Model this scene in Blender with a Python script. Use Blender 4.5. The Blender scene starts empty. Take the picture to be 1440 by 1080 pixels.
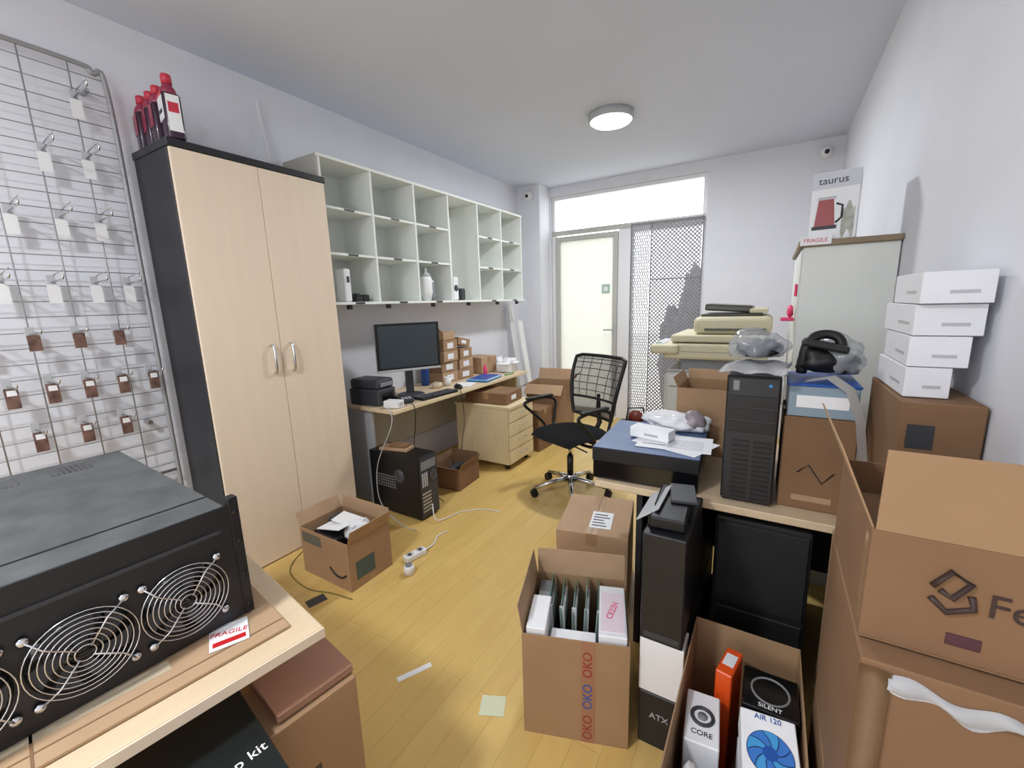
import bpy, bmesh, math, random
from mathutils import Matrix, Vector, noise
random.seed(7)
scene = bpy.context.scene
scene.view_settings.view_transform = 'Standard'
scene.view_settings.look = 'None'

# ------------------------------------------------------------ materials
def lin(c):
    r = []
    for v in c[:3]:
        v = v / 255.0
        r.append(v / 12.92 if v <= 0.04045 else ((v + 0.055) / 1.055) ** 2.4)
    return (r[0], r[1], r[2], 1.0)

MATS = {}
def mat(name, col, rough=0.5, metal=0.0, var=0.0, scale=8.0, bump=0.0, bscale=150.0,
        emit=0.0, trans=0.0, alpha=1.0, coat=0.0, stretch=None):
    if name in MATS:
        return MATS[name]
    m = bpy.data.materials.new(name)
    m.use_nodes = True
    nt = m.node_tree
    b = nt.nodes['Principled BSDF']
    c = lin(col)
    b.inputs['Base Color'].default_value = c
    b.inputs['Roughness'].default_value = rough
    b.inputs['Metallic'].default_value = metal
    b.inputs['Transmission Weight'].default_value = trans
    b.inputs['Alpha'].default_value = alpha
    b.inputs['Coat Weight'].default_value = coat
    if emit > 0:
        b.inputs['Emission Color'].default_value = c
        b.inputs['Emission Strength'].default_value = emit
    tc = nt.nodes.new('ShaderNodeTexCoord')
    mp = nt.nodes.new('ShaderNodeMapping')
    nt.links.new(tc.outputs['Object'], mp.inputs['Vector'])
    if stretch:
        mp.inputs['Scale'].default_value = stretch
    if var > 0:
        n = nt.nodes.new('ShaderNodeTexNoise')
        n.inputs['Scale'].default_value = scale
        n.inputs['Detail'].default_value = 5
        nt.links.new(mp.outputs[0], n.inputs['Vector'])
        r = nt.nodes.new('ShaderNodeValToRGB')
        r.color_ramp.elements[0].position = 0.3
        r.color_ramp.elements[1].position = 0.7
        r.color_ramp.elements[0].color = tuple(max(0, x * (1 - var)) for x in c[:3]) + (1,)
        r.color_ramp.elements[1].color = tuple(min(1, x * (1 + var)) for x in c[:3]) + (1,)
        nt.links.new(n.outputs['Fac'], r.inputs['Fac'])
        nt.links.new(r.outputs['Color'], b.inputs['Base Color'])
    if bump > 0:
        n2 = nt.nodes.new('ShaderNodeTexNoise')
        n2.inputs['Scale'].default_value = bscale
        n2.inputs['Detail'].default_value = 3
        nt.links.new(mp.outputs[0], n2.inputs['Vector'])
        bp = nt.nodes.new('ShaderNodeBump')
        bp.inputs['Strength'].default_value = bump
        bp.inputs['Distance'].default_value = 0.002
        nt.links.new(n2.outputs['Fac'], bp.inputs['Height'])
        nt.links.new(bp.outputs['Normal'], b.inputs['Normal'])
    MATS[name] = m
    return m

WALL = mat('wall_paint', (230, 231, 237), 0.85, var=0.02, scale=3, bump=0.12, bscale=90)
CEIL = mat('ceiling_paint', (216, 222, 236), 0.9, var=0.015, scale=2)
WHITE = mat('white_plastic', (236, 236, 236), 0.4)
PAPER = mat('paper', (240, 240, 242), 0.7, var=0.02, scale=20)
CARD = mat('cardboard', (163, 130, 97), 0.8, var=0.08, scale=4, bump=0.15, bscale=60)
CARDI = mat('cardboard_inside', (178, 146, 114), 0.85, var=0.08, scale=9)
CARDD = mat('cardboard_dark', (132, 99, 70), 0.8, var=0.10, scale=4, bump=0.15, bscale=60)
CARDL = mat('cardboard_light', (182, 150, 117), 0.8, var=0.07, scale=5)
TAPE = mat('packing_tape', (172, 138, 102), 0.22, var=0.05, scale=15)
TAPEC = mat('clear_tape', (205, 188, 162), 0.15)
BEIGE = mat('maple_door', (234, 215, 191), 0.45, var=0.025, scale=3, stretch=(1, 6, .6))
MAPLE = mat('maple_laminate', (220, 196, 163), 0.4, var=0.05, scale=5, stretch=(6, 1, 6))
MAPLEY = mat('maple_pedestal', (226, 208, 168), 0.4, var=0.04, scale=5, stretch=(6, 6, 1))
BLACKW = mat('black_laminate', (32, 33, 39), 0.4, var=0.15, scale=10)
BLACK = mat('black_plastic', (20, 20, 22), 0.45)
BLACKG = mat('black_gloss', (14, 15, 18), 0.15)
DGREY = mat('dark_grey_plastic', (58, 59, 64), 0.5)
GREY = mat('grey_plastic', (130, 131, 134), 0.5)
LGREY = mat('light_grey', (185, 186, 188), 0.5)
SHELFW = mat('shelf_white_melamine', (234, 237, 231), 0.5, var=0.02, scale=5)
CHROME = mat('chrome', (215, 216, 220), 0.18, metal=1.0)
STEEL = mat('brushed_steel', (190, 190, 192), 0.35, metal=1.0)
WIRE = mat('galvanised_wire', (158, 158, 160), 0.5, metal=0.3)
DUST = mat('dusty_black_metal', (80, 82, 82), 0.6, var=0.25, scale=14, bump=0.2, bscale=250)
METBLK = mat('black_metal', (22, 23, 27), 0.4, var=0.15, scale=20)
FABRIC = mat('black_fabric', (20, 20, 23), 0.9, bump=0.5, bscale=500)
RED = mat('red_print', (200, 35, 40), 0.4)
PINK = mat('pink_print', (235, 70, 120), 0.5)
ORANGE = mat('orange_print', (235, 85, 25), 0.4)
BLUE = mat('blue_print', (28, 82, 165), 0.4)
LBLUE = mat('cyan_print', (70, 155, 215), 0.4)
NAVYTOP = mat('dusty_blue_lid', (84, 106, 146), 0.45, var=0.12, scale=8)
GREEN = mat('green_pcb', (80, 120, 104), 0.4, var=0.2, scale=60)
PGREEN = mat('pale_green_note', (214, 218, 186), 0.6)
BEIGEP = mat('beige_plastic', (202, 194, 164), 0.5, var=0.03, scale=4)
CREAM = mat('cream_panel', (226, 228, 222), 0.5, var=0.03, scale=4)
COPB = mat('copier_body', (206, 207, 202), 0.5, var=0.03, scale=4)
COPD = mat('copier_dark', (66, 64, 52), 0.3)
BROWNTOP = mat('walnut_edge', (140, 122, 96), 0.5, var=0.12, scale=20)
INK = mat('ink_bottle', (52, 26, 48), 0.25, coat=0.3)
INKR = mat('ink_pink', (150, 50, 76), 0.3)
REDC = mat('red_cap', (196, 52, 72), 0.4)
BAG = mat('clear_bag', (196, 200, 206), 0.15, alpha=0.42)
WBAG = mat('white_bag', (232, 232, 234), 0.35)
TUBP = mat('tub_plastic', (170, 190, 205), 0.2, alpha=0.6)
SCREEN = mat('lcd_screen', (66, 74, 80), 0.16)
LAMPM = mat('lamp_diffuser', (250, 250, 255), 0.4, emit=12.0)
PVC = mat('pvc_frame', (238, 238, 240), 0.35)
ALU = mat('aluminium_frame', (192, 190, 184), 0.4, metal=0.1)
ROOF = mat('exterior_paving', (190, 188, 182), 0.9, var=0.1, scale=2)
STANDIN = mat('stand_in_dark', (70, 74, 76), 0.9, var=0.3, scale=12)  # grey of the invented dark mass outside
BROWNF = mat('brown_folder', (160, 116, 94), 0.4, var=0.06, scale=10)
COPPER = mat('coloured_tag', (112, 84, 74), 0.5, var=0.5, scale=30)

def floor_mat():
    m = bpy.data.materials.new('yellow_laminate'); m.use_nodes = True
    nt = m.node_tree; b = nt.nodes['Principled BSDF']
    tc = nt.nodes.new('ShaderNodeTexCoord'); mp = nt.nodes.new('ShaderNodeMapping')
    mp.inputs['Rotation'].default_value = (0, 0, math.radians(90))
    nt.links.new(tc.outputs['Object'], mp.inputs['Vector'])
    br = nt.nodes.new('ShaderNodeTexBrick')
    br.inputs['Scale'].default_value = 1.0
    br.inputs['Brick Width'].default_value = 1.1
    br.inputs['Row Height'].default_value = 0.095
    br.inputs['Mortar Size'].default_value = 0.0009
    br.inputs['Color1'].default_value = lin((220, 186, 114))
    br.inputs['Color2'].default_value = lin((213, 178, 106))
    br.inputs['Mortar'].default_value = lin((186, 152, 88))
    nt.links.new(mp.outputs[0], br.inputs['Vector'])
    n = nt.nodes.new('ShaderNodeTexNoise'); n.inputs['Scale'].default_value = 4
    n.inputs['Detail'].default_value = 6
    mp2 = nt.nodes.new('ShaderNodeMapping'); mp2.inputs['Scale'].default_value = (8, 1, 1)
    nt.links.new(tc.outputs['Object'], mp2.inputs['Vector'])
    nt.links.new(mp2.outputs[0], n.inputs['Vector'])
    mx = nt.nodes.new('ShaderNodeMixRGB'); mx.blend_type = 'OVERLAY'
    mx.inputs['Fac'].default_value = 0.14
    nt.links.new(br.outputs['Color'], mx.inputs['Color1'])
    nt.links.new(n.outputs['Fac'], mx.inputs['Color2'])
    nt.links.new(mx.outputs[0], b.inputs['Base Color'])
    b.inputs['Roughness'].default_value = 0.27
    return m
FLOOR = floor_mat()

def mesh_alpha(name, col, period, thr, rough=0.6, axes=(0, 2), slot=1.0):
    """sheet with procedural perforations (real see-through holes)"""
    m = bpy.data.materials.new(name); m.use_nodes = True
    nt = m.node_tree; b = nt.nodes['Principled BSDF']
    b.inputs['Base Color'].default_value = lin(col); b.inputs['Roughness'].default_value = rough
    tc = nt.nodes.new('ShaderNodeTexCoord'); sp = nt.nodes.new('ShaderNodeSeparateXYZ')
    nt.links.new(tc.outputs['Object'], sp.inputs[0])
    outs = []
    for i, ax in enumerate(axes):
        mu = nt.nodes.new('ShaderNodeMath'); mu.operation = 'MULTIPLY'
        mu.inputs[1].default_value = 2 * math.pi / (period * (slot if i else 1.0))
        nt.links.new(sp.outputs[ax], mu.inputs[0])
        sn = nt.nodes.new('ShaderNodeMath'); sn.operation = 'SINE'
        nt.links.new(mu.outputs[0], sn.inputs[0]); outs.append(sn)
    ml = nt.nodes.new('ShaderNodeMath'); ml.operation = 'MULTIPLY'
    nt.links.new(outs[0].outputs[0], ml.inputs[0]); nt.links.new(outs[1].outputs[0], ml.inputs[1])
    lt = nt.nodes.new('ShaderNodeMath'); lt.operation = 'LESS_THAN'; lt.inputs[1].default_value = thr
    nt.links.new(ml.outputs[0], lt.inputs[0])
    nt.links.new(lt.outputs[0], b.inputs['Alpha'])
    return m
PERF = mesh_alpha('perforated_sheet', (150, 149, 154), 0.042, 0.36)
PERF2 = mesh_alpha('slotted_sheet', (170, 170, 174), 0.022, 0.30, slot=3.0)
CHMESH = mesh_alpha('chair_mesh', (22, 22, 25), 0.012, 0.16)

def frosted():
    m = bpy.data.materials.new('frosted_glass'); m.use_nodes = True
    nt = m.node_tree; out = nt.nodes['Material Output']; b = nt.nodes['Principled BSDF']
    b.inputs['Base Color'].default_value = lin((240, 240, 234)); b.inputs['Roughness'].default_value = 0.35
    t = nt.nodes.new('ShaderNodeBsdfTranslucent'); t.inputs['Color'].default_value = lin((236, 236, 230))
    mx = nt.nodes.new('ShaderNodeMixShader'); mx.inputs[0].default_value = 0.5
    nt.links.new(b.outputs[0], mx.inputs[1]); nt.links.new(t.outputs[0], mx.inputs[2])
    nt.links.new(mx.outputs[0], out.inputs[0])
    return m
FROST = frosted()
def glass():
    m = bpy.data.materials.new('clear_glass'); m.use_nodes = True
    nt = m.node_tree; out = nt.nodes['Material Output']
    t = nt.nodes.new('ShaderNodeBsdfTransparent'); g = nt.nodes.new('ShaderNodeBsdfGlossy')
    g.inputs['Roughness'].default_value = 0.02
    mx = nt.nodes.new('ShaderNodeMixShader'); mx.inputs[0].default_value = 0.06
    nt.links.new(t.outputs[0], mx.inputs[1]); nt.links.new(g.outputs[0], mx.inputs[2])
    nt.links.new(mx.outputs[0], out.inputs[0])
    return m
GLASS = glass()

# ------------------------------------------------------------ builder
def frame(o, right, up):
    r = Vector(right).normalized(); u = Vector(up).normalized(); n = r.cross(u)
    M = Matrix.Identity(4)
    for i in range(3):
        M[i][0] = r[i]; M[i][1] = u[i]; M[i][2] = n[i]; M[i][3] = o[i]
    return M

class B:
    def __init__(s, name, loc=(0, 0, 0), rz=0.0, M=None):
        s.name = name; s.bm = bmesh.new(); s.mats = []
        s.M = M if M is not None else Matrix.Translation(loc) @ Matrix.Rotation(math.radians(rz), 4, 'Z')
    def mi(s, m):
        if m not in s.mats: s.mats.append(m)
        return s.mats.index(m)
    def add(s, t, m, smooth=False, X=None):
        if X is not None: bmesh.ops.transform(t, matrix=X, verts=t.verts)
        i = s.mi(m)
        for f in t.faces:
            f.material_index = i; f.smooth = smooth
        me = bpy.data.meshes.new('t'); t.to_mesh(me); t.free()
        s.bm.from_mesh(me); bpy.data.meshes.remove(me)
    def box(s, x0, x1, y0, y1, z0, z1, m, bev=0.002, seg=1, X=None, smooth=False):
        t = bmesh.new(); bmesh.ops.create_cube(t, size=1)
        dx, dy, dz = abs(x1 - x0), abs(y1 - y0), abs(z1 - z0)
        for v in t.verts:
            v.co = Vector(((x0 + x1) / 2 + v.co.x * dx, (y0 + y1) / 2 + v.co.y * dy, (z0 + z1) / 2 + v.co.z * dz))
        bev = min(bev, 0.45 * min(dx, dy, dz))
        if bev > 0:
            bmesh.ops.bevel(t, geom=t.edges[:], offset=bev, segments=seg, affect='EDGES', profile=0.5)
        s.add(t, m, smooth, X)
    def cyl(s, p0, p1, r0, m, r1=None, seg=16, smooth=True, caps=True):
        p0 = Vector(p0); p1 = Vector(p1); d = p1 - p0
        t = bmesh.new()
        bmesh.ops.create_cone(t, cap_ends=caps, segments=seg, radius1=r0, radius2=r0 if r1 is None else r1, depth=d.length)
        q = d.to_track_quat('Z', 'Y').to_matrix().to_4x4()
        X = Matrix.Translation((p0 + p1) / 2) @ q
        i = s.mi(m)
        bmesh.ops.transform(t, matrix=X, verts=t.verts)
        for f in t.faces:
            f.material_index = i; f.smooth = smooth and len(f.verts) == 4
        me = bpy.data.meshes.new('t'); t.to_mesh(me); t.free(); s.bm.from_mesh(me); bpy.data.meshes.remove(me)
    def tube(s, pts, r, m, seg=6, closed=False):
        pts = [Vector(p) for p in pts]; n = len(pts); t = bmesh.new(); rings = []
        up = None
        for i, p in enumerate(pts):
            a = pts[(i - 1) % n] if (closed or i > 0) else p
            c = pts[(i + 1) % n] if (closed or i < n - 1) else p
            d = (c - a).normalized()
            if up is None:
                up = Vector((0, 0, 1)) if abs(d.z) < 0.9 else Vector((1, 0, 0))
            u = (up - d * up.dot(d))
            if u.length < 1e-4: u = d.orthogonal()
            u.normalize(); up = u; w = d.cross(u)
            rr = r[i] if isinstance(r, (list, tuple)) else r
            rings.append([t.verts.new(p + (u * math.cos(2 * math.pi * k / seg) + w * math.sin(2 * math.pi * k / seg)) * rr) for k in range(seg)])
        for i in range(n if closed else n - 1):
            A = rings[i]; C = rings[(i + 1) % n]
            for k in range(seg):
                t.faces.new((A[k], A[(k + 1) % seg], C[(k + 1) % seg], C[k]))
        if not closed:
            t.faces.new(rings[0][::-1]); t.faces.new(rings[-1])
        s.add(t, m, True)
    def curve(s, pts, r, m, seg=6, sub=6, closed=False):
        P = [Vector(p) for p in pts]; n = len(P); out = []
        rng = range(n if closed else n - 1)
        for i in rng:
            p0 = P[(i - 1) % n] if (closed or i > 0) else P[0]
            p1 = P[i]; p2 = P[(i + 1) % n]
            p3 = P[(i + 2) % n] if (closed or i < n - 2) else P[-1]
            for k in range(sub):
                t = k / sub
                out.append(0.5 * ((2 * p1) + (p2 - p0) * t + (2 * p0 - 5 * p1 + 4 * p2 - p3) * t * t + (3 * p1 - p0 - 3 * p2 + p3) * t ** 3))
        if not closed: out.append(P[-1])
        s.tube(out, r, m, seg, closed)
    def lathe(s, prof, c, m, seg=24, axis='Z'):
        t = bmesh.new(); rings = []
        for (r, z) in prof:
            rings.append([t.verts.new((max(r, 1e-4) * math.cos(2 * math.pi * k / seg), max(r, 1e-4) * math.sin(2 * math.pi * k / seg), z)) for k in range(seg)])
        for A, C in zip(rings[:-1], rings[1:]):
            for k in range(seg):
                t.faces.new((A[k], A[(k + 1) % seg], C[(k + 1) % seg], C[k]))
        t.faces.new(rings[0][::-1]); t.faces.new(rings[-1])
        X = Matrix.Translation(c)
        if axis == 'X': X = X @ Matrix.Rotation(math.radians(90), 4, 'Y')
        if axis == '-Y': X = X @ Matrix.Rotation(math.radians(90), 4, 'X')
        s.add(t, m, True, X)
    def blob(s, c, rad, m, amp=0.25, freq=3.0, seed=0, sub=3, flat=True):
        t = bmesh.new(); bmesh.ops.create_icosphere(t, subdivisions=sub, radius=1)
        for v in t.verts:
            n = noise.noise(v.co * freq * .6 + Vector((seed * 7.1, seed * 3.3, 0)))
            n2 = abs(noise.noise(v.co * freq * 1.1 + Vector((0, seed * 5.1, seed))))
            n3 = abs(noise.noise(v.co * freq * 2.6 + Vector((seed, 0, seed * 2.2))))
            k = 1 + amp * n - amp * 0.7 * n2 - amp * .3 * n3
            v.co = Vector((v.co.x * rad[0] * k, v.co.y * rad[1] * k, v.co.z * rad[2] * k))
            if flat: v.co.z = max(v.co.z, -rad[2] * 0.55)
        s.add(t, m, True, Matrix.Translation(c))
    def grid(s, fn, nu, nv, m, thick=0.0015):
        t = bmesh.new(); V = [[t.verts.new(fn(i / nu, j / nv)) for j in range(nv + 1)] for i in range(nu + 1)]
        for i in range(nu):
            for j in range(nv):
                t.faces.new((V[i][j], V[i + 1][j], V[i + 1][j + 1], V[i][j + 1]))
        if thick > 0:
            bmesh.ops.solidify(t, geom=t.faces[:], thickness=thick)
        s.add(t, m, True)
    def text(s, txt, size, M, m, ext=0.0004):
        cu = bpy.data.curves.new('tx', 'FONT'); cu.body = txt; cu.size = size; cu.extrude = ext
        cu.align_x = 'CENTER'; cu.align_y = 'CENTER'
        o = bpy.data.objects.new('tx', cu); scene.collection.objects.link(o)
        bpy.context.view_layer.update()
        me = bpy.data.meshes.new_from_object(o.evaluated_get(bpy.context.evaluated_depsgraph_get()))
        t = bmesh.new(); t.from_mesh(me)
        bpy.data.objects.remove(o); bpy.data.curves.remove(cu); bpy.data.meshes.remove(me)
        s.add(t, m, False, M)
    def done(s):
        me = bpy.data.meshes.new(s.name)
        bmesh.ops.recalc_face_normals(s.bm, faces=s.bm.faces[:])
        s.bm.to_mesh(me); s.bm.free()
        for m in s.mats: me.materials.append(m)
        o = bpy.data.objects.new(s.name, me); scene.collection.objects.link(o)
        o.matrix_world = s.M
        return o

def RX(p, ang, ax='X'):
    return Matrix.Translation(p) @ Matrix.Rotation(math.radians(ang), 4, ax) @ Matrix.Translation(-Vector(p))

def closed_box(name, c, size, rz=0, m=CARD, tape='x', label=None, tapem=TAPE):
    w, d, h = size
    b = B(name, c, rz)
    b.box(-w/2, w/2, -d/2, d/2, 0, h, m, 0.003)
    tw = 0.026
    if tape == 'x':
        b.box(-w/2 - .0006, w/2 + .0006, -tw, tw, h - .06, h + .0008, tapem, 0.0003)
        b.box(-w/2 + .002, w/2 - .002, -.0012, .0012, h, h + .0014, CARDD, 0)
    elif tape == 'y':
        b.box(-tw, tw, -d/2 - .0006, d/2 + .0006, h - .06, h + .0008, tapem, 0.0003)
        b.box(-.0012, .0012, -d/2 + .002, d/2 - .002, h, h + .0014, CARDD, 0)
    if label:
        lx, ly, lw, lh = label
        b.box(lx - lw/2, lx + lw/2, ly - lh/2, ly + lh/2, h + .0008, h + .0018, PAPER, 0)
        for i in range(5):
            yy = ly - lh/2 + lh * (i + .7) / 6
            b.box(lx - lw * .4, lx + lw * (.1 + .3 * random.random()), yy, yy + lh * .06, h + .0018, h + .0022, BLACK, 0)
    return b

def open_box(name, c, size, rz=0, m=CARD, flaps=(100, 100, 100, 100), mi=CARDI, fl=None):
    """flaps order: -Y, +Y, -X, +X ; degrees outward from vertical, None = no flap"""
    w, d, h = size; t = 0.004
    b = B(name, c, rz)
    b.box(-w/2, w/2, -d/2, d/2, 0, t, m, 0)
    b.box(-w/2, w/2, -d/2, -d/2 + t, t, h, m, 0.0008)
    b.box(-w/2, w/2, d/2 - t, d/2, t, h, m, 0.0008)
    b.box(-w/2, -w/2 + t, -d/2 + t, d/2 - t, t, h, m, 0.0008)
    b.box(w/2 - t, w/2, -d/2 + t, d/2 - t, t, h, m, 0.0008)
    L = fl or min(w, d) / 2 * 0.95
    f = flaps
    if f[0] is not None: b.box(-w/2 + .004, w/2 - .004, -d/2, -d/2 + .003, h, h + L, mi, 0.0005, X=RX((0, -d/2, h), f[0], 'X'))
    if f[1] is not None: b.box(-w/2 + .004, w/2 - .004, d/2 - .003, d/2, h, h + L, mi, 0.0005, X=RX((0, d/2, h), -f[1], 'X'))
    if f[2] is not None: b.box(-w/2, -w/2 + .003, -d/2 + .004, d/2 - .004, h, h + L, mi, 0.0005, X=RX((-w/2, 0, h), -f[2], 'Y'))
    if f[3] is not None: b.box(w/2 - .003, w/2, -d/2 + .004, d/2 - .004, h, h + L, mi, 0.0005, X=RX((w/2, 0, h), f[3], 'Y'))
    return b

# ------------------------------------------------------------ room shell
XL, XR, YB, YF, H = -2.78, 0.44, -2.2, 5.05, 2.82
b = B('floor'); b.box(XL - .2, XR + .2, YB - .2, YF + .2, -.1, 0, FLOOR, 0); b.done()
b = B('ceiling'); b.box(XL - .2, XR + .2, YB - .2, YF + .2, H, H + .1, CEIL, 0); b.done()
b = B('wall_left'); b.box(XL - .2, XL, YB - .2, YF + .2, 0, H, WALL, 0); b.done()
b = B('wall_left_pilaster'); b.box(XL, -2.47, 4.78, YF, 0, H, WALL, 0); b.done()
b = B('wall_right'); b.box(XR, XR + .2, YB - .2, YF + .2, 0, H, WALL, 0); b.done()
b = B('wall_far_left'); b.box(XL, -2.452, YF, YF + .2, 0, H, WALL, 0); b.done()
b = B('wall_far_right'); b.box(-.668, XR, YF, YF + .2, 0, H, WALL, 0); b.done()
b = B('wall_far_header'); b.box(-2.452, -.668, YF, YF + .2, 2.712, H, WALL, 0); b.done()
b = B('wall_near')
b.box(XL, XR, YB - .2, YB, 0, .9, WALL, 0); b.box(XL, XR, YB - .2, YB, 2.5, H, WALL, 0)
b.box(XL, -2.3, YB - .2, YB, .9, 2.5, WALL, 0); b.box(0, XR, YB - .2, YB, .9, 2.5, WALL, 0); b.done()
b = B('window_3')
for x in (-2.3, -1.175, -.05): b.box(x, x + .05, YB - .12, YB - .06, .9, 2.5, PVC)
b.box(-2.25, -.05, YB - .12, YB - .06, .9, .95, PVC); b.box(-2.25, -.05, YB - .12, YB - .06, 2.45, 2.5, PVC)
b.box(-2.25, -.05, YB - .095, YB - .09, .95, 2.45, GLASS, 0); b.done()

y0, y1 = 5.08, 5.14
b = B('window_1')
b.box(-2.45, -.67, y0, y1, 2.67, 2.71, PVC); b.box(-2.45, -.67, y0, y1, 2.255, 2.31, ALU)
b.box(-2.45, -2.41, y0, y1, 2.31, 2.67, PVC); b.box(-.71, -.67, y0, y1, 2.31, 2.67, PVC)
b.box(-2.41, -.71, y0 + .025, y0 + .031, 2.31, 2.67, GLASS, 0)
b.done()
b = B('door_1')
b.box(-2.45, -2.40, y0, y1, 0, 2.25, PVC); b.box(-1.60, -1.455, y0, y1, 0, 2.25, PVC)
b.box(-2.40, -2.345, y0 - .02, y1 - .01, .01, 2.235, ALU, .004); b.box(-1.66, -1.605, y0 - .02, y1 - .01, .01, 2.235, ALU, .004)
b.box(-2.345, -1.66, y0 - .02, y1 - .01, 2.18, 2.235, ALU, .004); b.box(-2.345, -1.66, y0 - .02, y1 - .01, .01, .10, ALU, .004)
b.box(-2.345, -1.66, y0 + .01, y0 + .02, .10, 2.18, FROST, 0)
b.box(-1.645, -1.62, y0 - .035, y0 - .02, 1.0, 1.16, LGREY, .004)
b.tube([(-1.633, y0 - .03, 1.1), (-1.633, y0 - .07, 1.1), (-1.75, y0 - .07, 1.1)], .009, LGREY, 8)
b.box(-1.80, -1.70, y0 + .007, y0 + .0095, 1.53, 1.64, mat('door_sticker', (175, 205, 192), .4), 0)
b.box(-1.775, -1.725, y0 + .005, y0 + .007, 1.56, 1.61, PAPER, 0)
b.done()
b = B('window_2')
b.box(-1.45, -1.42, y0, y1, 0, 2.25, PVC); b.box(-.70, -.67, y0, y1, 0, 2.25, PVC)
b.box(-1.42, -.70, y0, y1, 0, .06, PVC); b.box(-1.42, -.70, y0, y1, 2.2, 2.25, PVC)
b.box(-1.42, -.70, y0 + .03, y0 + .036, .06, 2.2, GLASS, 0); b.done()
b = B('perforated_security_screen')
b.box(-1.44, -1.23, 5.035, 5.037, .1, 2.27, PERF2, 0)
b.box(-1.21, -.70, 5.035, 5.037, .1, 2.27, PERF, 0)
for x in (-1.445, -1.225, -.695): b.box(x, x + .014, 5.028, 5.044, .0, 2.28, GREY, .002)
for z in (.08, 2.268): b.box(-1.445, -.681, 5.028, 5.044, z, z + .014, GREY, .002)
b.box(-1.222, -.70, 5.030, 5.040, 1.66, 1.672, GREY, .002)
b.done()
b = B('exterior_ground'); b.box(-12, 12, 5.3, 20, -.2, -.1, ROOF, 0); b.done()
b = B('stand_in_silhouette')  # invented mass imitating the dark silhouette behind the perforated screen
b.blob((-.86, 5.75, .85), (.24, .2, .98), STANDIN, amp=.4, freq=2.5, seed=3, sub=4, flat=False)
b.blob((-1.02, 5.75, .6), (.22, .2, .85), STANDIN, amp=.4, freq=2.5, seed=5, sub=4, flat=False); b.done()

for i, (lx, ly) in enumerate([(-1.147, 3.41), (-1.147, -.7)]):  # second lamp, unseen behind the camera, is added to brighten the near end
    b = B('ceiling_lamp')
    b.lathe([(.165, H), (.165, H - .05), (.16, H - .055), (.152, H - .055), (.15, H - .05)], (lx, ly, 0), LGREY, 40)
    b.lathe([(.150, H - .05), (.138, H - .064), (.09, H - .072), (0, H - .075)], (lx, ly, 0), LAMPM, 40)
    b.done()
    L = bpy.data.lights.new('ceiling_lamp_light', 'AREA'); L.shape = 'DISK'; L.size = .28
    L.energy = 34 if i == 0 else 50; L.color = (.92, .96, 1.0)
    o = bpy.data.objects.new('ceiling_lamp_light', L); scene.collection.objects.link(o)
    o.location = (lx, ly, H - .085)

def dome(name, M):
    b = B(name, M=M)
    b.lathe([(.055, 0), (.055, .03), (.05, .036), (.042, .036)], (0, 0, 0), WHITE, 28)
    b.lathe([(.046, .034), (.044, .05), (.034, .068), (.016, .078), (0, .08)], (0, 0, 0), WHITE, 28)
    b.lathe([(.020, .06), (.018, .083), (0, .086)], (.004, -.012, 0), BLACKG, 20)
    b.done()
dome('security_camera', frame((.30, 5.048, 2.70), (1, 0, 0), (0, 0, 1)))
dome('security_camera', frame((-2.60, 4.778, 2.70), (1, 0, 0), (0, 0, 1)))
# ------------------------------------------------------------ wire grid
b = B('wire_grid_display_panel')
gx = -2.72
b.curve([(gx, -.4, 2.555), (gx, .2, 2.555), (gx, .80, 2.555), (gx, .88, 2.53), (gx, .925, 2.46), (gx, .93, 1.6), (gx, .93, .0)], .011, WIRE, 8, 8)
b.tube([(gx, -.4, 2.555), (gx, -.4, 0)], .011, WIRE, 8)
b.tube([(gx, -.4, .62), (gx, .93, .62)], .008, WIRE, 6)
for i in range(8):
    yy = .80 - .15 * i
    b.cyl((gx + .004, yy, .62), (gx + .004, yy, 2.55), .0028, WIRE, seg=6)
z = .66
while z < 2.52:
    b.cyl((gx, -.4, z), (gx, .92, z), .0019, WIRE, seg=6); z += .066
for z in (.9, 2.45):
    b.cyl((XL + .001, .85, z), (gx, .85, z), .012, STEEL, seg=8)
for zr, ys, kind in [(2.40, (.80,), 0), (2.15, (.66, .80), 0), (1.88, (.52, .67, .80), 0), (1.60, (.45, .60, .74, .86), 0),
                     (1.38, (.50, .64, .78), 1), (1.17, (.40, .52, .64, .76, .88), 2), (.97, (.45, .60, .74), 2), (1.38, (.35,), 0)]:
    for yy in ys:
        b.box(gx + .004, gx + .010, yy - .014, yy + .014, zr - .03, zr + .03, LGREY, .001)
        b.tube([(gx + .01, yy, zr), (gx + .17, yy, zr + .005), (gx + .185, yy, zr + .02)], .0038, CHROME, 6)
        if kind == 0:
            b.box(gx + .02, gx + .022, yy - .020, yy + .020, zr - .09, zr - .01, WHITE, 0)
            b.tube([(gx + .01, yy + .01, zr + .03), (gx + .14, yy + .01, zr + .045)], .0025, CHROME, 6)
        elif kind == 1:
            b.box(gx + .05, gx + .054, yy - .02, yy + .02, zr - .07, zr - .003, COPPER, 0)
        else:
            b.box(gx + .05, gx + .06, yy - .02, yy + .02, zr - .09, zr - .004, COPPER, .001)
            b.box(gx + .06, gx + .0615, yy - .014, yy + .014, zr - .035, zr - .012, PAPER, 0)
b.done()

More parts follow.
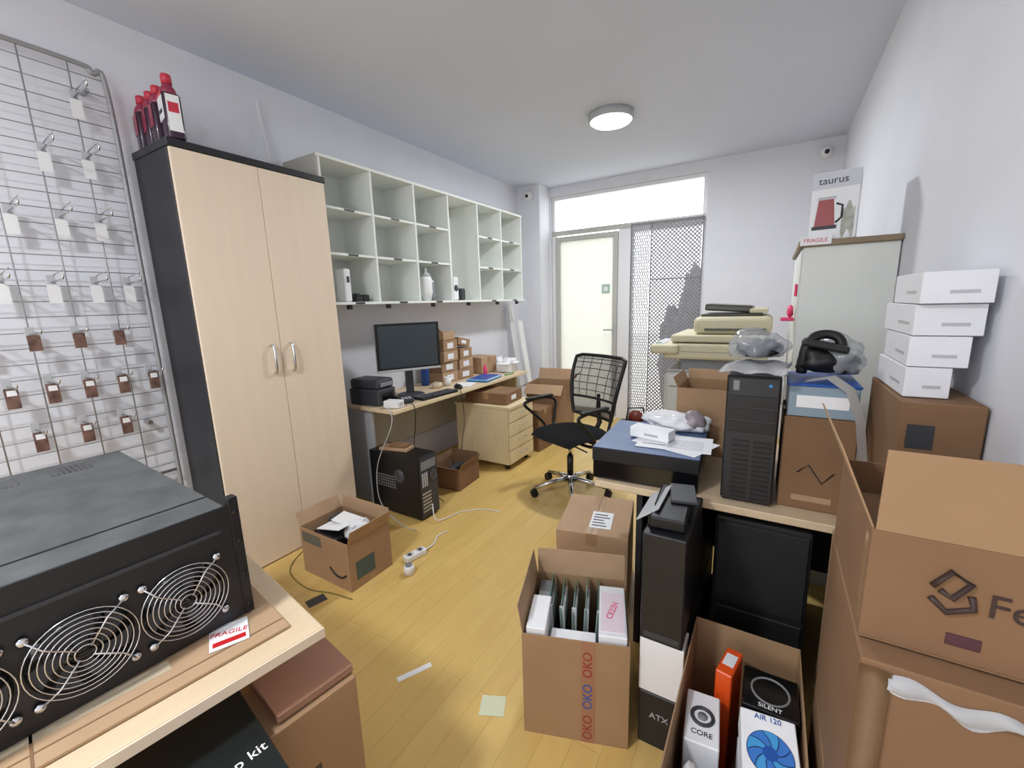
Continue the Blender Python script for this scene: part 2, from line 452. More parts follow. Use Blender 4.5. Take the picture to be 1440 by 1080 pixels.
# ------------------------------------------------------------ wardrobe
b = B('wardrobe')
b.box(-2.775, -2.418, 1.0, 1.8, .0, 2.20, BLACKW)
b.box(-2.776, -2.395, .995, 1.805, 2.20, 2.235, BLACKW, .003)
b.box(-2.416, -2.398, 1.004, 1.398, .008, 2.198, BEIGE, .0015)
b.box(-2.416, -2.398, 1.401, 1.796, .008, 2.198, BEIGE, .0015)
for yy in (1.345, 1.455):
    b.curve([(-2.398, yy, 1.26), (-2.375, yy, 1.25), (-2.368, yy, 1.18), (-2.375, yy, 1.11), (-2.398, yy, 1.10)], [.008] * 25, CHROME, 8, 6)
b.done()

def bottle(x, yv, z, h=.27, front=False):
    b = B('ink_bottle', (x, yv, z), -10)
    w = .048 if front else .040
    b.box(-w, w, -.036, .036, 0, h * .70, INK, .014, 3, smooth=True)
    b.lathe([(.036, h * .68), (.030, h * .78), (.018, h * .84), (.018, h * .87)], (0, 0, 0), INKR, 20)
    b.lathe([(.021, h * .86), (.021, h * .98), (.018, h)], (0, 0, 0), REDC, 16)
    b.box(-w * .8, w * .8, -.038, -.036, h * .30, h * .64, WHITE if front else INKR, 0)
    if front:
        b.box(w + .0002, w + .002, -.026, .026, h * .12, h * .66, WHITE, 0)
        b.box(w + .002, w + .0025, -.02, .02, h * .4, h * .55, REDC, 0)
        b.box(-w * .7, w * .5, -.0385, -.038, h * .4, h * .46, DGREY, 0)
        b.box(-w * .8, w * .8, -.038, -.036, h * .64, h * .70, REDC, 0)
    b.done()
for i, (x, yv) in enumerate([(-2.455, 1.06), (-2.555, 1.055), (-2.645, 1.06), (-2.73, 1.055)]):
    bottle(x, yv, 2.237, .285 if i == 0 else .26, i == 0)
b = B('white_trim_strip')
b.box(-.014, .014, -.004, .004, 0, .46, WHITE, .001, X=Matrix.Translation((-2.70, 1.66, 2.237)) @ Matrix.Rotation(math.radians(-8), 4, 'Y'))
b.done()

# ------------------------------------------------------------ pigeonhole shelf
b = B('pigeonhole_wall_shelf')
ys = [1.815, 2.21, 2.63, 3.04, 3.47, 3.88, 4.29]
xb, xf = -2.778, -2.45
b.box(xb, xb + .006, ys[0], ys[-1], 1.49, 2.385, SHELFW, 0)
b.box(xb, xf + .005, ys[0] - .02, ys[-1] + .01, 2.37, 2.388, SHELFW, .001)
b.box(xb, xf + .02, ys[0] - .02, ys[-1] + .03, 1.472, 1.49, SHELFW, .001)
for i, yy in enumerate(ys):
    b.box(xb, xf, yy - .008, yy + .008, 1.49, 2.37, SHELFW, .001)
b.box(xb, xf + .001, ys[0] - .022, ys[0] - .009, 1.49, 2.385, mat('shelf_side', (182, 178, 168), .5), .001)
for i in range(6):
    if i == 3: continue
    for z in (1.80, 2.085):
        b.box(xb, xf - .005, ys[i] + .008, ys[i + 1] - .008, z - .008, z + .008, SHELFW, .001)
        b.box(xf - .005, xf - .003, (ys[i] + ys[i + 1]) / 2 - .04, (ys[i] + ys[i + 1]) / 2 + .04, z - .006, z + .006, DGREY, 0)
    b.box(xf + .02, xf + .0215, (ys[i] + ys[i + 1]) / 2 - .04, (ys[i] + ys[i + 1]) / 2 + .04, 1.474, 1.488, DGREY, 0)
for yy in (1.95, 2.3, 2.8, 3.3, 3.8, 4.2):
    b.box(xf - .05, xf - .02, yy, yy + .03, 1.44, 1.471, DGREY, .003)
b.done()
b = B('network_router'); b.box(-2.56, -2.47, 1.93, 1.985, 1.492, 1.71, WHITE, .01, 2); b.box(-2.469, -2.467, 1.95, 1.97, 1.62, 1.66, DGREY, 0); b.done()
b = B('small_black_adapter')
b.box(-2.55, -2.48, 2.03, 2.085, 1.492, 1.53, BLACK, .004); b.box(-2.54, -2.49, 2.10, 2.15, 1.492, 1.54, BLACK, .006); b.box(-2.56, -2.5, 2.05, 2.08, 1.531, 1.55, DGREY, .004); b.done()
def cup(name, x, yv, z, m1, m2, k=1.0):
    b = B(name, (x, yv, z))
    b.lathe([(.03 * k, 0), (.045 * k, .06 * k), (.043 * k, .15 * k), (.036 * k, .17 * k)], (0, 0, 0), m1, 20)
    b.lathe([(.036 * k, .17 * k), (.03 * k, .19 * k), (.012 * k, .20 * k), (.01 * k, .23 * k), (0, .232 * k)], (0, 0, 0), m2, 20); b.done()
cup('thermos_cup', -2.50, 2.76, 1.492, WHITE, LGREY, 1.15)
cup('spray_can', -2.56, 2.88, 1.492, GREY, WHITE, .9)
b = B('white_speaker'); b.box(-2.60, -2.50, 3.12, 3.20, 1.492, 1.70, WHITE, .015, 3)
b.lathe([(.03, 0), (.025, .004), (0, .001)], (-2.50, 3.16, 1.60), DGREY, 20, 'X'); b.box(-2.58, -2.5, 3.24, 3.30, 1.492, 1.6, DGREY, .01); b.done()

# ------------------------------------------------------------ left desk
b = B('office_desk')
dx0, dx1 = -2.765, -2.165
b.box(dx0, dx1, 1.985, 3.84, .722, .75, MAPLE, .003)
b.box(dx1 - .001, dx1 + .003, 1.985, 3.84, .724, .748, MAPLEY, .001)
b.box(-2.70, -2.44, 2.02, 2.045, .0, .721, LGREY, .002)
b.box(-2.70, -2.25, 3.76, 3.785, .0, .721, MAPLEY, .002)
b.box(-2.72, -2.70, 2.045, 3.76, .3, .721, mat('desk_modesty', (196, 190, 176), .5), .002)
b.tube([(-2.42, 2.07, .70), (-2.42, 3.74, .70)], .012, GREY, 8)
# cables that belong to the desk run over its front edge down to the floor
b.curve([(-2.24, 2.15, .757), (-2.150, 2.16, .760), (-2.145, 2.16, .62), (-2.20, 2.19, .40), (-2.12, 2.22, .12), (-2.0, 2.25, .01)], .0035, BLACK, 6)
b.curve([(-2.3, 2.0, .755), (-2.2, 1.975, .76), (-2.16, 1.95, .66), (-2.30, 1.92, .36), (-2.28, 1.9, .10), (-2.05, 1.86, .008), (-1.9, 1.85, .006)], .0035, LGREY, 6)
b.curve([(-2.2, 2.70, .757), (-2.148, 2.7, .760), (-2.14, 2.72, .5), (-2.25, 2.82, .3), (-2.3, 2.87, .1), (-2.2, 2.9, .01)], .0035, BLACK, 6)
b.done()
b = B('drawer_pedestal')
b.box(-2.45, -1.89, 3.0, 3.42, .05, .55, MAPLEY, .002)
b.box(-2.46, -1.865, 2.99, 3.43, .55, .575, MAPLEY, .002)
for i, z in enumerate((.06, .185, .31, .435)):
    b.box(-1.889, -1.872, 3.005, 3.415, z, z + .118, MAPLEY, .0015)
    b.curve([(-1.872, 3.15, z + .07), (-1.855, 3.16, z + .068), (-1.855, 3.26, z + .068), (-1.872, 3.27, z + .07)], .004, STEEL, 6, 5)
for x in (-2.40, -1.94):
    for yy in (3.05, 3.37): b.lathe([(.01, .05), (.025, .045), (.025, .0)], (x, yy, 0), BLACK, 12)
b.done()
b = closed_box('flat_cardboard_box', (-2.15, 3.19, .577), (.42, .30, .10), 4, CARDD, 'y'); b.box(.2101, .2115, -.06, .03, .03, .07, PAPER, 0); b.done()

b = B('computer_monitor', (-2.42, 2.42, .752), 60)
b.box(-.25, .25, -.02, .018, .205, .575, LGREY, .006, 2)
b.box(-.249, .249, -.022, -.016, .206, .574, BLACK, .003)
b.box(-.25, .25, -.024, -.016, .203, .222, LGREY, .003)
b.box(-.228, .228, -.0235, -.0215, .235, .555, SCREEN, 0)
b.box(-.15, .15, .018, .05, .28, .52, BLACK, .01, 2)
b.box(-.03, .03, .02, .05, .02, .35, DGREY, .006, 2)
b.lathe([(.11, 0), (.11, .008), (.09, .016), (.03, .02)], (0, .02, 0), DGREY, 32)
b.done()
b = B('desktop_printer', (-2.50, 2.105, .752), 6)
b.box(-.14, .14, -.09, .09, 0, .12, DGREY, .012, 2)
b.box(-.135, .135, -.085, .085, .12, .19, DGREY, .02, 3)
b.box(.05, .142, -.06, .06, .135, .165, GREY, .003)
b.box(.138, .141, -.06, .06, .03, .09, BLACKG, 0); b.done()
b = B('white_adapter_box', (-2.25, 2.07, .752), 15); b.box(-.06, .06, -.04, .04, 0, .05, WHITE, .004); b.box(.0601, .061, -.02, .02, .015, .035, LGREY, 0); b.done()
b = B('keyboard', (-2.235, 2.50, .752), 85)
b.box(-.19, .19, -.06, .06, 0, .016, BLACK, .005, 2)
for r in range(5):
    for k in range(15):
        if r == 0 and 4 <= k <= 8:
            if k == 4: b.box(-.078, .04, -.052, -.038, .016, .021, DGREY, .0015)
            continue
        b.box(-.182 + k * .0243, -.182 + k * .0243 + .02, -.052 + r * .021, -.038 + r * .021, .016, .021, DGREY, .0015)
b.done()
b = B('computer_mouse', (-2.25, 2.80, .7515), 70)
b.blob((0, 0, .014), (.03, .052, .025), BLACK, amp=0, sub=3); b.box(-.003, .003, .015, .032, .034, .041, GREY, .001); b.done()
b = B('desk_telephone', (-2.30, 2.22, .752), 60)
b.box(-.065, .065, -.045, .045, 0, .03, DGREY, .006); b.box(-.065, -.03, -.045, .045, .03, .05, BLACK, .012, 3)
for r in range(4):
    for k in range(3): b.box(-.02 + k * .026, -.005 + k * .026, -.035 + r * .018, -.024 + r * .018, .03, .034, LGREY, .001)
b.done()
b = B('paper_sheets')
for i, (x, yv, rz, w, h) in enumerate([(-2.31, 2.97, 20, .16, .20), (-2.33, 3.42, 100, .12, .22)]):
    b.box(-w/2, w/2, -h/2, h/2, 0, .001, PAPER, 0, X=Matrix.Translation((x, yv, .7512 + i * .0012)) @ Matrix.Rotation(math.radians(rz), 4, 'Z'))
b.done()
b = B('blue_document_folder', (-2.30, 3.26, .757), 8); b.box(-.11, .11, -.16, .16, 0, .012, LBLUE, .002); b.box(-.10, .11, -.15, .14, .012, .016, PAPER, .001); b.box(-.09, .1, -.15, .15, .016, .019, BLUE, .001); b.done()
b = B('tape_roll', (-2.44, 2.75, .752)); b.lathe([(.02, 0), (.045, 0), (.045, .045), (.02, .045), (.02, .001)], (0, 0, 0), TAPEC, 24); b.done()
b = B('paper_cup', (-2.42, 2.87, .757)); b.lathe([(.025, 0), (.034, .07), (.031, .07), (.024, .004)], (0, 0, 0), WHITE, 20); b.done()
b = B('green_marker'); b.cyl((-2.22, 3.50, .758), (-2.20, 3.62, .758), .006, mat('green_plastic', (70, 170, 80), .4), seg=10); b.cyl((-2.20, 3.62, .758), (-2.199, 3.635, .758), .004, BLACK, seg=10); b.done()
b = B('small_cartons_stack', (0, 0, .752))
random.seed(3)
z = 0
for i in range(4):
    hh = .095
    for k in range(2):
        x = -2.62 + random.uniform(-.01, .01); yy = 3.02 + k * .235 + random.uniform(-.01, .01)
        if i == 3 and k == 1: continue
        X = Matrix.Translation((x, yy, z)) @ Matrix.Rotation(math.radians(random.uniform(-8, 8)), 4, 'Z')
        b.box(-.12, .12, -.105, .105, .001, hh, CARD if (i + k) % 2 else CARDL, .002, X=X)
        b.box(.1203, .1215, -.05, .04, .02, .07, PAPER, 0, X=X)
        b.box(-.121, .121, -.02, .02, hh, hh + .001, TAPE, 0, X=X)
    z += hh + .002
X = Matrix.Translation((-2.62, 3.02, z)) @ Matrix.Rotation(math.radians(8), 4, 'Z')
b.box(-.11, .11, -.1, .1, .001, .07, CARDL, .002, X=X)
b.box(-.11, .11, -.003, .0, .0, .1, CARDI, .0005, X=X @ RX((0, -.1, .07), 60, 'X') @ Matrix.Translation((0, -.1, .07)))
X = Matrix.Translation((-2.62, 3.25, z - .095)) @ Matrix.Rotation(math.radians(-12), 4, 'X')
b.box(-.10, .10, -.09, .09, .02, .09, CARD, .002, X=X); b.box(.1003, .1015, -.04, .03, .04, .07, PAPER, 0, X=X)
b.done()
b = open_box('small_open_carton', (-2.33, 3.72, .757), (.14, .14, .10), 10, WHITE, (110, 60, 20, 100), PAPER, .05); b.blob((0, 0, .08), (.05, .05, .06), WBAG, seed=2); b.done()
b = B('red_glue_bottle', (-2.42, 3.45, .752)); b.lathe([(.02, 0), (.02, .07), (.01, .09), (.006, .11)], (0, 0, 0), PINK, 16); b.done()
b = B('blue_bottle', (-2.62, 2.80, .752)); b.lathe([(.035, 0), (.038, .2), (.012, .26), (.012, .29)], (0, 0, 0), BLUE, 16); b.done()
b = closed_box('taped_carton_on_desk', (-2.60, 3.62, .757), (.25, .24, .16), -5, CARDL, 'x'); b.done()

b = B('desktop_computer')
b.box(-2.42, -1.95, 1.955, 2.145, .015, .45, BLACK, .006, 2)
b.box(-1.950, -1.945, 1.965, 2.135, .025, .44, DGREY, .001)
for i in range(6): b.box(-1.945, -1.942, 1.975, 2.06, .06 + i * .025, .072 + i * .025, STEEL, .0005)
b.lathe([(.038, 0), (.038, .003), (0, .003)], (-1.945, 2.09, .30), BLACKG, 24, 'X')
for i in range(4): b.tube([(-1.9405, 2.09 + (.01 + .008 * i) * math.cos(t * .4), .30 + (.01 + .008 * i) * math.sin(t * .4)) for t in range(16)], .0012, GREY, 4, True)
b.box(-1.945, -1.942, 1.975, 2.12, .36, .42, GREY, .001)
for i in range(3): b.box(-1.945, -1.941, 1.98 + i * .02, 1.993 + i * .02, .24, .34, LGREY, .001)
for r in range(5):
    for k in range(9): b.box(-2.36 + k * .022, -2.348 + k * .022, 1.952, 1.955, .20 + r * .02, .21 + r * .02, GREY, 0)
b.lathe([(.05, 0), (.05, .003), (0, .003)], (-2.13, 1.955, .3), DGREY, 24, '-Y')
for i in range(3): b.tube([(-2.13 + (.015 + .013 * i) * math.cos(t * .4), 1.9505, .30 + (.015 + .013 * i) * math.sin(t * .4)) for t in range(16)], .0014, GREY, 4, True)
for x in (-2.4, -2.0):
    b.box(x, x + .03, 1.97, 2.13, 0, .015, BLACK, 0)
b.done()
b = B('wood_offcut', (-2.22, 2.05, .452), 12); b.box(-.13, .1, -.05, .05, 0, .02, CARDI, .002); b.box(-.06, .08, -.03, .04, .02, .04, CARDD, .002); b.done()
b = open_box('shallow_carton', (-2.16, 2.60, 0), (.26, .30, .18), 5, CARDD, (70, 5, 10, 30), CARDD, .05); b.box(-.08, .08, -.1, .1, .006, .10, BLACK, .01); b.box(-.06, .0, -.05, .12, .10, .14, DGREY, .01); b.done()
b = B('power_cable')
b.curve([(-1.93, 2.05, .10), (-1.85, 2.0, .02), (-1.8, 2.2, .004), (-1.68, 2.3, .004), (-1.55, 2.33, .004)], .0035, WHITE, 6)
b.done()
b = B('cable_on_floor')
b.curve([(-1.72, 1.20, .004), (-1.85, 1.18, .004), (-2.0, 1.14, .004), (-2.2, 1.17, .004), (-2.30, 1.25, .004), (-2.37, 1.38, .004)], .003, mat('brass_cable', (120, 110, 50), .4), 6)
b.done()
b = B('power_strip', (-1.70, 1.63, .0), 78)
b.box(-.07, .07, -.025, .025, 0, .035, WHITE, .008, 2)
for x in (-.035, .035): b.lathe([(.02, .035), (.02, .037), (0, .033)], (x, 0, 0), LGREY, 16)
b.curve([(.07, 0, .015), (.16, .03, .006), (.22, .08, .006), (.30, .08, .006)], .004, WHITE, 6)
b.done()
b = B('plug_adapter', (-1.62, 1.50, 0)); b.lathe([(.03, 0), (.03, .04), (.024, .05), (0, .05)], (0, 0, 0), WHITE, 20); b.lathe([(.02, .05), (.018, .056), (0, .052)], (0, 0, 0), GREY, 16); b.done()

b = open_box('open_shipping_carton', (-1.965, 1.375, 0), (.40, .28, .27), 0, CARD, (None, 8, 25, 20), CARDI, .075)
b.box(-.15, .05, -.10, .08, .006, .24, BLACK, .01)
b.box(-.12, .08, -.09, .0, .275, .279, PAPER, 0, X=RX((0, 0, .25), -12, 'Y'))
b.box(-.08, .10, -.02, .07, .285, .289, WHITE, 0, X=RX((0, 0, .25), 9, 'X'))
b.box(-.15, -.05, .0, .10, .2, .275, DGREY, .01)
b.blob((.09, .03, .23), (.08, .08, .07), WBAG, .35, seed=41, sub=4)
b.curve([(.04, -.142, .10), (.08, -.142, .07), (.13, -.142, .065), (.17, -.142, .09)], .005, BLACK, 6)
b.box(-.201, .201, -.025, .025, .0, .03, TAPE, 0)
b.box(.2005, .2015, -.10, .02, .05, .15, mat('tape_blue', (70, 90, 90), .4), 0)
b.box(-.18, -.02, -.1412, -.14, .19, .25, mat('carton_print', (92, 92, 84), .5), 0)
b.done()
b = open_box('tall_open_carton', (-2.02, 4.10, 0), (.42, .36, .60), 6, CARD, (140, 20, 120, 40), CARDI, .12); b.box(-.15, .15, -.1, .1, .006, .55, CARDD, .01); b.done()
b = closed_box('taped_carton', (-1.98, 3.68, 0), (.22, .26, .42), -3, CARDD, 'x'); b.done()
b = B('leaning_white_panels')
for i in range(2):
    X = Matrix.Translation((-2.50 + i * .07, 4.45 + .06 * i, .003)) @ Matrix.Rotation(math.radians(-9), 4, 'Y')
    b.box(-.008, .008, -.05, .05, 0.002, 1.45 - .2 * i, WHITE, .001, X=X)
b.done()
b = B('vacuum_cleaner', (-1.20, 4.50, 0), 30)
b.box(-.14, .14, -.1, .1, 0, .16, BLACK, .02, 2); b.lathe([(.08, .16), (.07, .24), (.03, .27)], (0, 0, 0), mat('maroon', (110, 40, 35), .4), 20); b.tube([(-.1, 0, .16), (-.08, 0, .3), (.08, 0, .3), (.1, 0, .16)], .01, DGREY, 8); b.done()

# ------------------------------------------------------------ office chair
b = B('office_chair', (-1.25, 2.86, 0), -24)
for k in range(5):
    a = math.radians(90 + 72 * k + 14)
    cx, sx = math.cos(a), math.sin(a)
    b.tube([(.02 * cx, .02 * sx, .115), (.14 * cx, .14 * sx, .10), (.285 * cx, .285 * sx, .07)], [.022, .018, .012], CHROME, 8)
    b.cyl((.285 * cx, .285 * sx, .075), (.285 * cx, .285 * sx, .045), .008, BLACK, seg=8)
    for sgn in (-1, 1):
        px, py = .29 * cx - sgn * .014 * sx, .29 * sx + sgn * .014 * cx
        b.cyl((px - .008 * sx, py + .008 * cx, .027), (px + .008 * sx, py - .008 * cx, .027), .027, BLACK, seg=18)
    b.box(-.018, .018, -.022, .022, .035, .06, BLACK, .006, X=Matrix.Translation((.287 * cx, .287 * sx, 0)) @ Matrix.Rotation(a, 4, 'Z'))
b.cyl((0, 0, .08), (0, 0, .15), .032, CHROME); b.cyl((0, 0, .15), (0, 0, .30), .024, BLACK); b.cyl((0, 0, .3), (0, 0, .41), .015, CHROME)
b.box(-.09, .09, -.12, .12, .395, .43, BLACK, .01, 2)
b.tube([(.05, -.05, .41), (.24, -.06, .40)], .006, BLACK, 6)
def seatf(u, v):
    x = (u - .5) * 2; y = (v - .5) * 2
    rx = .265 * (1 - .10 * max(0, y) ** 2)
    ex = x * rx * math.sqrt(max(0, 1 - .32 * y * y)); ey = y * .25 * math.sqrt(max(0, 1 - .32 * x * x))
    zz = .50 - .012 * (1 - x * x) * (1 - y * y) - .035 * max(0, -y) ** 4 - .02 * x ** 6 - .02 * max(0, y) ** 6
    return (ex, ey, zz)
b.grid(seatf, 18, 18, FABRIC, .055)
def backp(u, v):
    w = .20 + .055 * math.sin(min(1, v * 1.15) * math.pi / 2)
    y = .225 + .05 * v + .07 * v * v * .6 + .035 * (1 - u * u) - .02 * math.sin(v * math.pi)
    return (u * w, y, .565 + .46 * v)
fr = [backp(-1 + .2 * k, 0) for k in range(11)] + [backp(1, .1 * k) for k in range(1, 10)] + [backp(1 - .2 * k, 1 if 0 < k < 10 else .965) for k in range(11)] + [backp(-1, 1 - .1 * k) for k in range(1, 10)]
b.tube(fr, .014, BLACK, 8, True)
b.grid(lambda u, v: backp(u * 2 - 1, v), 16, 16, CHMESH, 0)
b.tube([backp(-1 + .2 * k, .30) for k in range(11)], .010, BLACK, 8)
for vv in (.42, .54, .66, .78, .88, .94):
    b.tube([backp(-.92 + .184 * k, vv) for k in range(11)], .003, BLACK, 6)
for uu in (-.7, -.4, 0, .4, .7):
    b.tube([backp(uu, .30 + .07 * k) for k in range(11)], .0025, BLACK, 6)
b.tube([(0, .10, .415), (0, .26, .43), (0, .315, .50), (0, .30, .62), (0, .30, .73)], [.02, .02, .02, .018, .014], BLACK, 8)
for sg in (-1, 1):
    b.curve([(sg * .14, .06, .425), (sg * .27, .07, .44), (sg * .295, .10, .56), (sg * .30, .11, .66), (sg * .30, .02, .70), (sg * .30, -.12, .70), (sg * .30, -.20, .675),
             (sg * .295, -.13, .60), (sg * .28, -.03, .50), (sg * .25, -.02, .435), (sg * .14, -.02, .425)], .012, BLACK, 8)
    b.box(sg * .30 - .022, sg * .30 + .022, -.18, .08, .703, .722, BLACK, .01, 2)
b.done()

# ------------------------------------------------------------ copier
b = B('photocopier')
b.box(-.58, -.03, 3.03, 3.60, .05, .42, COPB, .01, 2)
for z in (.06, .24):
    b.box(-.592, -.58, 3.05, 3.58, z, z + .165, LGREY, .006); b.box(-.596, -.59, 3.22, 3.4, z + .11, z + .14, DGREY, .002)
b.box(-.62, -.03, 3.00, 3.60, .42, .96, COPB, .05, 5)
b.box(-.625, -.618, 3.08, 3.5, .52, .525, GREY, 0); b.box(-.58, -.1, 2.994, 3.002, .66, .666, GREY, 0); b.box(-.58, -.1, 2.994, 3.002, .86, .866, GREY, 0)
b.box(-.30, -.12, 2.992, 3.002, .72, .80, LGREY, .003)
b.box(-.52, -.03, 3.06, 3.58, .96, 1.05, GREY, .004)
b.box(-.60, -.30, 3.02, 3.40, .962, .975, LGREY, .004)
b.box(-.60, -.53, 3.40, 3.60, .96, 1.06, BEIGEP, .01)
b.box(-.14, -.03, 3.01, 3.10, .96, 1.05, COPB, .01)
b.box(-.62, -.01, 2.98, 3.60, 1.05, 1.155, BEIGEP, .02, 3)
b.box(-.70, -.52, 2.94, 3.42, 1.085, 1.15, BEIGEP, .02, 3)
b.box(-.69, -.62, 2.98, 3.38, 1.15, 1.153, LGREY, .001)
b.box(-.675, -.65, 3.00, 3.06, 1.153, 1.157, mat('copier_button', (90, 150, 110), .4), .001)
b.box(-.51, -.02, 2.978, 2.981, 1.10, 1.103, GREY, 0)
b.box(-.58, -.01, 3.00, 3.60, 1.161, 1.21, BEIGEP, .014, 3)
b.box(-.45, .0, 3.04, 3.55, 1.21, 1.325, BEIGEP, .04, 4)
b.box(-.38, -.03, 3.034, 3.044, 1.235, 1.25, COPD, .002)
b.box(-.41, -.06, 3.08, 3.50, 1.325, 1.34, COPD, .006)
b.box(-.40, -.12, 3.16, 3.46, 1.342, 1.385, COPD, .01, 2, X=RX((-.1, 3.3, 1.342), 4, 'Y'))
b.box(-.13, -.03, 3.10, 3.48, 1.342, 1.37, BEIGEP, .008, 2)
for x in (-.55, -.1):
    for yy in (3.1, 3.5): b.lathe([(.02, .05), (.025, .045), (.025, 0)], (x, yy, 0), BLACK, 12)
b.done()

b = B('storage_cabinet')
b.box(.095, .435, 2.43, 3.23, 0, 1.66, CREAM, .003)
b.box(.075, .437, 2.41, 3.25, 1.66, 1.685, BROWNTOP, .003)
b.box(.089, .095, 2.44, 2.825, .06, 1.65, CREAM, .002); b.box(.089, .095, 2.835, 3.22, .06, 1.65, CREAM, .002)
for yy in (2.80, 2.86): b.tube([(.089, yy, .95), (.07, yy, .94), (.07, yy, .84), (.089, yy, .83)], .004, STEEL, 6)
b.done()
b = B('pink_ribbon'); b.box(.078, .088, 2.48, 2.54, 1.44, 1.50, PINK, .004); b.blob((.068, 2.51, 1.37), (.014, .04, .03), PINK, .3, seed=1, flat=False); b.box(.03, .085, 2.46, 2.56, 1.325, 1.34, PINK, .004); b.done()
b = B('kettle_carton', (.205, 2.52, 1.687), -8)
b.box(-.085, .085, -.08, .08, 0, .285, PAPER, .002)
b.box(-.0855, .0855, -.0805, .0805, .215, .283, mat('carton_grey', (200, 202, 210), .4), .001)
b.text('taurus', .042, frame((-.01, -.0815, .248), (1, 0, 0), (0, 0, 1)), BLACK)
b.grid(lambda u, v: (-.03 + (u - .5) * (.075 - .02 * v), -.0815, .06 + .11 * v), 4, 4, mat('kettle_red', (150, 32, 40), .3), 0)
b.tube([(.008, -.082, .15), (.03, -.082, .14), (.03, -.082, .09), (.01, -.082, .07)], .004, BLACK, 6)
b.box(-.060, .005, -.0822, -.081, .17, .182, LGREY, 0)
b.box(-.075, .015, -.0825, -.081, .045, .06, BLACK, 0)
b.grid(lambda u, v: (.03 + .045 * u, -.0813, .02 + .12 * v - .02 * math.sin(u * 9)), 8, 2, mat('flower_print', (176, 176, 164), .5, var=.3, scale=40), 0)
b.box(-.0866, -.0855, -.06, .06, .03, .19, mat('kettle_red2', (180, 120, 120), .4), 0)
b.done()
b = B('fragile_tape_strip', (.125, 2.43, 1.687))
b.box(-.045, .07, -.018, -.002, 0, .0015, PAPER, 0)
b.box(-.045, .07, -.0215, -.0205, -.022, .016, PAPER, 0)
b.text('FRAGILE', .024, frame((.012, -.022, -.003), (1, 0, 0), (0, 0, 1)), RED); b.done()

# ------------------------------------------------------------ right desk
b = B('work_table')
b.box(-.58, .435, 1.57, 2.39, .702, .73, MAPLE, .003)
b.box(-.42, -.395, 1.62, 2.34, 0, .70, BLACKW, .002)
b.box(.40, .425, 1.62, 2.34, 0, .70, BLACKW, .002)
b.box(-.39, .40, 2.30, 2.32, .15, .70, BLACKW, .002)
b.done()
b = B('black_equipment_case')
CB = mat('case_black', (34, 34, 36), .6, var=.2, scale=10)
b.box(-.13, .17, 1.63, 2.25, .012, .66, CB, .01, 2)
b.box(-.12, .16, 1.622, 1.63, .03, .30, CB, .003); b.box(-.12, .16, 1.622, 1.63, .32, .64, CB, .003)
for x in (-.1, .14):
    for yy in (1.68, 2.2): b.cyl((x, yy, 0), (x, yy, .012), .015, BLACK, seg=10)
b.done()
b = B('stacked_black_devices')
b.box(-.37, -.16, 1.65, 2.1, .012, .12, BLACK, .005); b.box(-.36, -.17, 1.66, 2.1, .122, .32, DGREY, .006); b.box(-.37, -.17, 1.60, 2.05, .323, .64, BLACK, .006)
b.box(-.35, -.19, 1.597, 1.60, .35, .38, GREY, 0); b.box(-.37, -.16, 1.65, 2.1, 0, .012, BLACK, 0); b.done()
b = B('flat_black_box', (-.405, 1.815, .7315), 3)
b.box(-.20, .20, -.215, .215, 0, .125, BLACKG, .004)
b.box(-.203, .203, -.218, .218, .075, .132, BLACK, .004)
b.box(-.201, .201, -.216, .216, .132, .134, NAVYTOP, .001); b.done()
b = B('paper_documents', (-.31, 1.77, .8665), -20)
b.box(-.14, .14, -.10, .10, 0, .0012, PAPER, 0)
b.box(-.14, .14, -.10, .10, .0014, .0024, PAPER, 0, X=Matrix.Rotation(math.radians(24), 4, 'Z'))
b.box(-.12, -.03, -.055, -.05, .0026, .003, DGREY, 0, X=Matrix.Rotation(math.radians(24), 4, 'Z'))
for i in range(6): b.box(-.02, .11, -.07 + i * .02, -.068 + i * .02, .0026, .003, GREY, 0, X=Matrix.Rotation(math.radians(24), 4, 'Z'))
b.done()
b = B('small_white_carton', (-.405, 1.79, .8695), -12)
b.box(-.085, .085, -.035, .035, .001, .045, PAPER, .002); b.box(-.02, .04, -.0358, -.035, .015, .025, LGREY, 0); b.done()
b = B('plastic_parcel_bag', (-.34, 1.965, .87)); b.blob((0, 0, .030), (.14, .055, .055), WBAG, .35, seed=4, sub=4)
b.blob((.07, -.01, .045), (.05, .04, .05), mat('parcel_print', (150, 140, 145), .4, var=.3, scale=25), .35, seed=9, sub=3); b.done()
b = open_box('desk_open_carton', (-.25, 2.20, .7315), (.22, .28, .31), 0, CARD, (None, 8, 25, 10), CARDI, .05); b.done()
b = B('server_tower', (-.04, 1.83, .7315))
TW = mat('tower_front', (40, 41, 45), .4)
b.box(-.080, .080, -.215, .215, .008, .455, METBLK, .004)
b.box(-.076, .076, -.222, -.215, .012, .45, TW, .003)
for i in range(13): b.box(-.05, .0, -.2245, -.222, .02 + i * .017, .028 + i * .017, BLACK, .0008)
for i in range(13): b.box(.012, .066, -.2245, -.222, .02 + i * .017, .028 + i * .017, BLACK, .0008)
for i in range(3): b.box(-.07, .07, -.224, -.222, .26 + i * .045, .298 + i * .045, METBLK, .001)
b.box(-.06, -.04, -.2265, -.222, .405, .44, GREY, .002); b.lathe([(.006, 0), (.005, .003), (0, .003)], (.05, -.222, .425), LBLUE, 16, '-Y')
for r in range(10):
    for k in range(6): b.box(-.0815, -.080, -.15 + k * .03, -.135 + k * .03, .1 + r * .02, .108 + r * .02, BLACKG, 0)
b.box(-.076, .076, -.2, .2, 0, .008, BLACK, 0); b.done()
b = B('crumpled_invoice', (-.035, 1.79, 1.19), -4)
